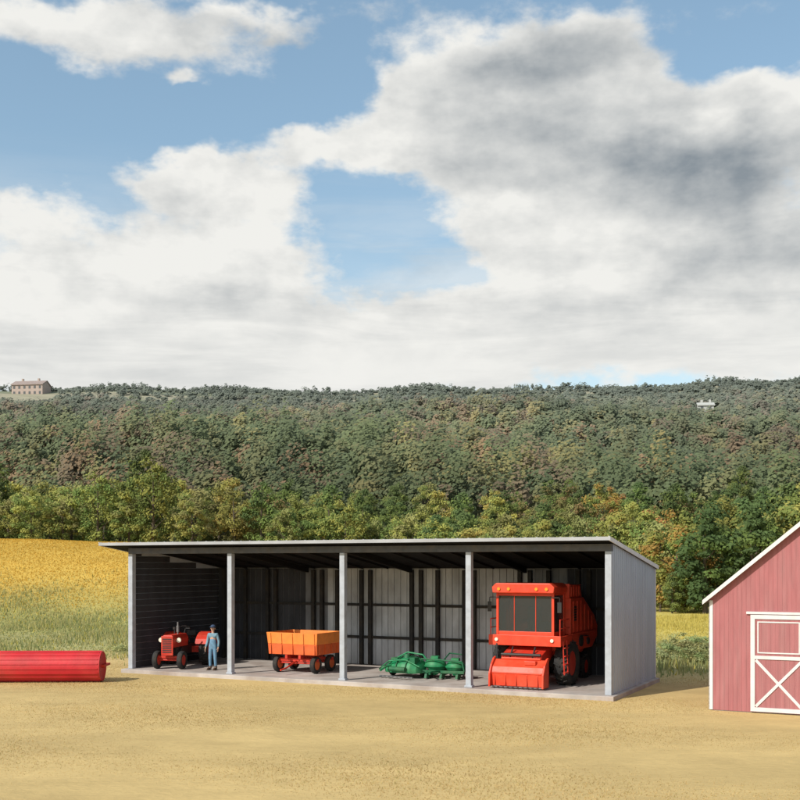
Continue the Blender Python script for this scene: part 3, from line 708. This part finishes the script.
mb=MB(); mb.box(BW-.09,BW+.02,-.025,-.001,.03,EV-.04); mb.box(BW+.001,BW+.022,-.025,.09,.03,EV-.04); mb.obj('corner_trim',M_white,bn)
ov=.16
for sgn in (0,1):
    f=(lambda q:q) if sgn==0 else (lambda q:BW-q)
    z=lambda q:EV+q*SL
    mb=MB(); mb.prism('y',[(f(-ov),z(-ov)+.01),(f(BW/2),z(BW/2)+.01),(f(BW/2),z(BW/2)+.10),(f(-ov),z(-ov)+.09)],-.18,BD+.18); mb.obj('roof',M_shingle,bn)
    mb=MB(); mb.prism('y',[(f(-ov-.02),z(-ov)-.03),(f(BW/2),z(BW/2)-.03),(f(BW/2),z(BW/2)+.115),(f(-ov-.02),z(-ov)+.10)],-.21,-.182); mb.obj('rake_trim',M_white,bn)
def bdoor(x0,x1,z0,z1):
    d=empty('door',(0,0,0),0,bn)
    y=-.04
    mb=MB(); mb.box(x0,x1,y,-.001,z0,z1)
    xx=x0+.16
    while xx<x1-.1: mb.box(xx-.005,xx+.005,y-.005,y,z0+.02,z1-.02); xx+=.13
    mb.obj('door_panel',M_barnd,d)
    mb=MB(); w=.12; yf=y-.03; yb=y-.001
    mb.box(x0,x0+w,yf,yb,z0,z1); mb.box(x1-w,x1,yf,yb,z0,z1); mb.box(x0+w,x1-w,yf,yb,z1-w,z1); mb.box(x0+w,x1-w,yf,yb,z0,z0+w)
    zm=z0+(z1-z0)*.56; mb.box(x0+w,x1-w,yf,yb,zm-.05,zm+.05)
    mb.obj('door_frame',M_white,d)
    mb=MB(); a0,a1,b0,b1=x0+w,x1-w,z0+w,zm-.05
    L_=math.hypot(a1-a0,b1-b0); an=math.atan2(b1-b0,a1-a0); cx,cz=(a0+a1)/2,(b0+b1)/2
    mb.box(cx-L_/2+.04,cx+L_/2-.04,y-.028,y-.002,cz-.04,cz+.04,rot=(0,-an,0)); mb.box(cx-L_/2+.04,cx+L_/2-.04,y-.024,y-.003,cz-.04,cz+.04,rot=(0,an,0))
    mb.obj('cross_brace',M_white,d)
    mb=MB(); c0,c1,e0,e1=x0+w+.07,x1-w-.07,zm+.12,z1-w-.07; t=.035
    mb.box(c0,c0+t,y-.02,y-.001,e0,e1); mb.box(c1-t,c1,y-.02,y-.001,e0,e1); mb.box(c0+t,c1-t,y-.02,y-.001,e1-t,e1); mb.box(c0+t,c1-t,y-.02,y-.001,e0,e0+t)
    mb.obj('window_frame',M_white,d)
    return d
bdoor(1.17,2.72,.05,2.86); bdoor(2.78,4.33,.05,2.86)
MB().box(1.05,4.45,-.06,-.001,2.88,2.95).obj('door_rail',M_white,bn)

# ---------------------------------------------------------------- far houses
def house(name,px,D,w,d,h,rh,wm,rm,label,stor,up=0):
    x=px2w(px,D); z=float(height(x,D))+up
    e=empty(name,(x,D,z),math.radians(-8),label=label,cat='house')
    mb=MB(); mb.box(-w/2,w/2,0,d,-4-up,h); mb.prism('x',[(0,h),(d,h),(d/2,h+rh)],-w/2,w/2); mb.obj('wall',wm,e)
    for a in ([(-.5,h-.3),(d/2,h+rh),(d/2,h+rh+.4),(-.5,h+.15)],[(d+.5,h-.3),(d/2,h+rh),(d/2,h+rh+.4),(d+.5,h+.15)]):
        MB().prism('x',a,-w/2-.4,w/2+.4).obj('roof',rm,e)
    for cxx in (.22,-.3): MB().box(w*cxx,w*cxx+1,d/2-.5,d/2+.5,h+rh-1,h+rh+1.6).obj('chimney',wm,e)
    for s in range(stor):
        nw=int(w/2.6)
        for k in range(nw):
            cx=-w/2+(k+.5)*w/nw; z0=.9+s*3
            MB().box(cx-.6,cx+.6,-.06,.0-.002,z0,z0+1.5).obj('window',M_pane,e)
house('country_house',27,585,18,10,6.2,2.4,M_brown,M_houser,'large tan country house with brown roof on the hilltop',2,-0.8)
house('farmhouse',706,487,7.0,5,2.6,1.2,M_housew,M_housew,'small pale farmhouse in a clearing on the wooded hillside',1,0.6)

# ---------------------------------------------------------------- person
def skin(name,verts,edges,root,material,parent,sub=1):
    keys=list(verts); me=bpy.data.meshes.new(name)
    me.from_pydata([verts[k][0] for k in keys],[(keys.index(a),keys.index(b)) for a,b in edges],[])
    me.materials.append(material)
    o=bpy.data.objects.new(name,me); COL.objects.link(o); o.parent=parent
    md=o.modifiers.new('skin','SKIN'); md.use_smooth_shade=True
    if not me.skin_vertices: 
        bpy.context.view_layer.objects.active=o; bpy.ops.mesh.customdata_skin_add()
    for i_,k in enumerate(keys):
        sv=me.skin_vertices[0].data[i_]; r=verts[k][1]; sv.radius=(r,r) if not isinstance(r,tuple) else r; sv.use_root=(k==root)
    s=o.modifiers.new('sub','SUBSURF'); s.levels=sub; s.render_levels=sub
    return o
p=shedw(16.35,0.95)
pe=empty('person',(p.x,p.y,FL),TH+math.radians(10),label='person in light blue overalls and dark cap standing beside a tractor',cat='person')
Vb={'pel':((0,0,.96),(.14,.10)),'sp':((0,0,1.12),(.13,.095)),'ch':((0,0,1.30),(.155,.11)),'nb':((0,0,1.44),.07),'nk':((0,-.005,1.51),.052),'h1':((0,-.02,1.575),.068),'h2':((0,-.01,1.65),.088),'h3':((0,0,1.73),.062)}
Eb=[('pel','sp'),('sp','ch'),('ch','nb'),('nb','nk'),('nk','h1'),('h1','h2'),('h2','h3')]
for sd,s in (('L',-1),('R',1)):
    fw=-.06 if s<0 else .02
    Vb.update({sd+'sh':((s*.18,0,1.41),.058),sd+'el':((s*.245,.03,1.13),.043),sd+'wr':((s*.255,-.07+fw,.90),.027),sd+'pa':((s*.255,-.09+fw,.83),(.018,.036)),
      sd+'hp':((s*.09,0,.89),.088),sd+'kn':((s*.11,-.025,.50),.058),sd+'an':((s*.12,.01,.10),.04),sd+'ft':((s*.135,-.13,.045),.038),sd+'to':((s*.14,-.19,.035),.028)})
    Eb+=[('ch',sd+'sh'),(sd+'sh',sd+'el'),(sd+'el',sd+'wr'),(sd+'wr',sd+'pa'),('pel',sd+'hp'),(sd+'hp',sd+'kn'),(sd+'kn',sd+'an'),(sd+'an',sd+'ft'),(sd+'ft',sd+'to')]
    for k,(dy,ln_) in enumerate(((-.03,.07),(-.01,.08),(.01,.075),(.03,.06))):
        a=(s*.255,-.10+fw+dy,.79); b=(s*.25,-.105+fw+dy,.79-ln_*.5); c_=(s*.235,-.105+fw+dy,.79-ln_*.95)
        Vb.update({sd+'f%da'%k:(a,.0095),sd+'f%db'%k:(b,.009),sd+'f%dc'%k:(c_,.008)}); Eb+=[(sd+'pa',sd+'f%da'%k),(sd+'f%da'%k,sd+'f%db'%k),(sd+'f%db'%k,sd+'f%dc'%k)]
    Vb.update({sd+'ta':((s*.24,-.14+fw,.84),.011),sd+'tb':((s*.232,-.155+fw,.80),.009)}); Eb+=[(sd+'pa',sd+'ta'),(sd+'ta',sd+'tb')]
skin('body',Vb,Eb,'pel',M_skin,pe,1)
g_=.016
Vo={k:(Vb[k][0],(Vb[k][1][0]+g_,Vb[k][1][1]+g_) if isinstance(Vb[k][1],tuple) else Vb[k][1]+g_) for k in ('pel','sp','Lhp','Rhp','Lkn','Rkn','Lan','Ran')}
Vo['top']=((0,-.005,1.28),(.158,.125))
skin('overalls',Vo,[('pel','sp'),('sp','top'),('pel','Lhp'),('pel','Rhp'),('Lhp','Lkn'),('Rhp','Rkn'),('Lkn','Lan'),('Rkn','Ran')],'pel',M_denim,pe,1)
Vs={'c0':((0,0,1.2),(.145,.11)),'ch':((0,0,1.34),(.165,.118)),'nb':((0,0,1.45),.078)}
Es=[('c0','ch'),('ch','nb')]
for sd in 'LR':
    for k in ('sh','el','wr'): Vs[sd+k]=(Vb[sd+k][0],Vb[sd+k][1]+.013)
    Es+=[('ch',sd+'sh'),(sd+'sh',sd+'el'),(sd+'el',sd+'wr')]
skin('shirt',Vs,Es,'ch',M_shirt,pe,1)
for s in (-1,1): MB().sph((s*.135,-.09,.055),(.052,.14,.052)).box(s*.135-.05,s*.135+.05,-.22,.05,0,.025).cyl((s*.122,.01,.05),(s*.12,.01,.16),.055,.055).obj('boot',M_boot,pe,smooth=True)
MB().sph((0,.01,1.72),(.10,.112,.075)).prism('z',[(-.08,-.07),(.08,-.07),(.06,-.19),(-.06,-.19)],1.705,1.717).obj('cap',M_cap,pe,smooth=True)
MB().sph((0,.035,1.655),(.094,.085,.085)).obj('hair',M_hair,pe,smooth=True)
for s in (-1,1): MB().sph((s*.033,-.093,1.65),.011,8,6).obj('eye',M_black,pe,smooth=True)
MB().sph((0,-.105,1.62),(.012,.02,.02),8,6).obj('nose',M_skin,pe,smooth=True)
for s in (-1,1): MB().sph((s*.092,-.0,1.635),(.012,.022,.032),8,6).obj('ear',M_skin,pe,smooth=True)

# ---------------------------------------------------------------- world
w=bpy.data.worlds.new('World'); sc.world=w; w.use_nodes=True; nt=w.node_tree; nt.nodes.clear()
N=nt.nodes.new; L=nt.links.new
EL=37.0; az=(0.74,0.67)
out=N('ShaderNodeOutputWorld'); bg=N('ShaderNodeBackground'); L(bg.outputs[0],out.inputs[0])
STR=0.10; bg.inputs[1].default_value=STR
sky=N('ShaderNodeTexSky'); sky.sky_type='NISHITA'; sky.sun_disc=False; sky.sun_elevation=math.radians(EL); sky.sun_rotation=math.atan2(-az[0],-az[1])%(2*math.pi); sky.air_density=1.0; sky.dust_density=1.0
tc=N('ShaderNodeTexCoord'); sep=N('ShaderNodeSeparateXYZ'); L(tc.outputs['Generated'],sep.inputs[0])
def MA(op,a,b=None,c=None,clamp=False):
    m=N('ShaderNodeMath'); m.operation=op; m.use_clamp=clamp
    for i_,q in enumerate((a,b,c)):
        if q is None: continue
        if isinstance(q,(int,float)): m.inputs[i_].default_value=q
        else: L(q,m.inputs[i_])
    return m.outputs[0]
def VMn(op,a,b=None):
    m=N('ShaderNodeVectorMath'); m.operation=op
    for i_,q in enumerate((a,b)):
        if q is None: continue
        if isinstance(q,tuple): m.inputs[i_].default_value=q
        else: L(q,m.inputs[i_])
    return m
U=MA('ARCTAN2',sep.outputs[0],sep.outputs[1]); Vv=sep.outputs[2]
cmb=N('ShaderNodeCombineXYZ'); L(U,cmb.inputs[0]); L(Vv,cmb.inputs[1])
def noise(vec,scale,detail,rough=0.55,dist=0.0):
    n=N('ShaderNodeTexNoise'); n.inputs['Scale'].default_value=scale; n.inputs['Detail'].default_value=detail; n.inputs['Roughness'].default_value=rough; n.inputs['Distortion'].default_value=dist
    L(vec,n.inputs['Vector']); return n
str_=VMn('MULTIPLY',tc.outputs['Generated'],(1.0,1.0,1.7)).outputs[0]
wn=noise(str_,8,5,0.6); wv=VMn('SUBTRACT',wn.outputs['Color'],(0.5,0.5,0.5)).outputs[0]
wv=VMn('MULTIPLY',wv,(0.12,0.08,0)).outputs[0]
UV=VMn('ADD',cmb.outputs[0],wv).outputs[0]
def pxuv(px,py):
    u=(px-400)/F; v=(HZ-py)/F; n=math.sqrt(u*u+v*v+1); return math.atan(u), v/n
def field(blobs):
    acc=None
    for px,py,rx,ry,wt in blobs:
        u,v=pxuv(px,py)
        d=VMn('SUBTRACT',UV,(u,v,0)).outputs[0]; d=VMn('MULTIPLY',d,(F/rx,F/ry*1.05,0)).outputs[0]
        dd=VMn('DOT_PRODUCT',d,d).outputs['Value']
        g=MA('POWER',math.exp(-1),dd)
        acc=MA('MULTIPLY',g,wt) if acc is None else MA('MULTIPLY_ADD',g,wt,acc)
    return acc
clouds=[(80,30,150,24,1.0),(290,28,95,13,.65),(180,84,20,8,.75),
 (50,270,110,58,.95),(15,210,50,18,.45),(190,182,42,20,.9),(205,255,80,60,.95),(272,188,44,34,.9),(335,152,48,17,.85),
 (420,145,62,34,1.0),(395,92,36,30,.95),(480,95,85,45,1.0),(600,60,95,32,1.0),(560,170,110,45,1.1),(700,160,120,55,1.2),(785,100,55,40,.9),
 (560,262,110,50,.9),(730,270,150,60,1.0),(400,362,1100,42,1.05),(110,335,150,45,.75),(440,312,170,24,.55),(485,225,45,30,.5),(290,305,60,40,.4),
 (370,232,46,34,-.4),(735,42,75,18,-.7),(330,90,60,45,-.5),(100,125,130,30,-.5)]
dens=field(clouds)
fb=noise(str_,15,9,0.60); fbc=MA('SUBTRACT',fb.outputs[0],0.5)
side=MA('MULTIPLY',MA('SUBTRACT',MA('MINIMUM',MA('ABSOLUTE',U),1.0),0.5,clamp=True),0.9)
big=noise(str_,3.0,2); dens=MA('ADD',dens,MA('MULTIPLY',side,MA('MULTIPLY',big.outputs[0],2.0)))
d2=MA('MULTIPLY_ADD',fbc,1.7,dens)
def smooth(v,a,b,lo=0.0,hi=1.0):
    m=N('ShaderNodeMapRange'); m.interpolation_type='SMOOTHSTEP'; m.inputs[1].default_value=a; m.inputs[2].default_value=b; m.inputs[3].default_value=lo; m.inputs[4].default_value=hi; L(v,m.inputs[0]); return m.outputs[0]
mask=smooth(d2,0.18,0.78)
stv=VMn('MULTIPLY',cmb.outputs[0],(4.0,30.0,1.0)).outputs[0]; st=noise(stv,1.0,6,0.6,0.5)
low=smooth(Vv,0.37,0.20); streak=smooth(st.outputs[0],0.38,0.66)
veil=MA('MULTIPLY',MA('MULTIPLY_ADD',streak,0.6,0.15),low)
mask=MA('MAXIMUM',mask,veil)
of=VMn('ADD',str_,(-0.018,0.0,0.04)).outputs[0]; fb2=noise(of,12,5,0.55); fb1=noise(str_,12,5,0.55)
rel=MA('MULTIPLY',MA('SUBTRACT',fb1.outputs[0],fb2.outputs[0]),1.45)
relm=smooth(Vv,0.17,0.27,0.2,1.0); rel=MA('MULTIPLY',rel,relm)
greys=[(520,82,115,30,.80),(430,155,60,16,.45),(620,150,120,34,.85),(750,145,75,34,.65),(740,205,120,34,.55),(250,38,95,10,.4),(90,52,90,10,.35),(190,196,45,10,.25),(775,255,80,34,.5),(600,40,60,16,.4),(490,185,60,14,.35),(100,372,150,12,.15),(560,335,250,14,.12),(690,300,140,14,.25),(230,300,60,16,.15)]
gr=field(greys)
gr=MA('SUBTRACT',gr,rel)
gr=MA('MULTIPLY_ADD',MA('MULTIPLY',streak,low),0.26,gr)
gr=MA('MULTIPLY_ADD',MA('MULTIPLY',smooth(d2,0.7,1.6),relm),0.08,gr)
gr=MA('MULTIPLY',gr,0.82,clamp=True)
cc=N('ShaderNodeMix'); cc.data_type='RGBA'; L(gr,cc.inputs[0]); k=1/STR
cc.inputs[6].default_value=(0.88*k,0.875*k,0.84*k,1); cc.inputs[7].default_value=(0.26*k,0.30*k,0.335*k,1)
tint=VMn('MULTIPLY',sky.outputs[0],(1.52,1.54,1.36)).outputs[0]; tint=VMn('ADD',tint,(0.07*k,0.11*k,0.145*k)).outputs[0]
mx=N('ShaderNodeMix'); mx.data_type='RGBA'; L(mask,mx.inputs[0]); L(tint,mx.inputs[6]); L(cc.outputs[2],mx.inputs[7])
L(mx.outputs[2],bg.inputs[0])

# ---------------------------------------------------------------- sun and camera
sl=bpy.data.lights.new('sun','SUN'); sl.energy=4.4; sl.angle=math.radians(0.6); sl.color=(1.0,0.95,0.86)
so=bpy.data.objects.new('sun',sl); COL.objects.link(so)
ce=math.cos(math.radians(EL)); d=Vector((az[0]*ce,az[1]*ce,-math.sin(math.radians(EL))))
so.rotation_euler=d.to_track_quat('-Z','Y').to_euler()
cam=bpy.data.cameras.new('camera'); co=bpy.data.objects.new('camera',cam); COL.objects.link(co)
co.location=(0,0,EYE); co.rotation_euler=(math.radians(90),0,0); cam.sensor_width=36; cam.lens=36*F/800; cam.shift_y=(HZ-400)/800; cam.clip_end=6000
sc.camera=co
sc.view_settings.view_transform='Standard'; sc.view_settings.look='None'; sc.view_settings.exposure=0
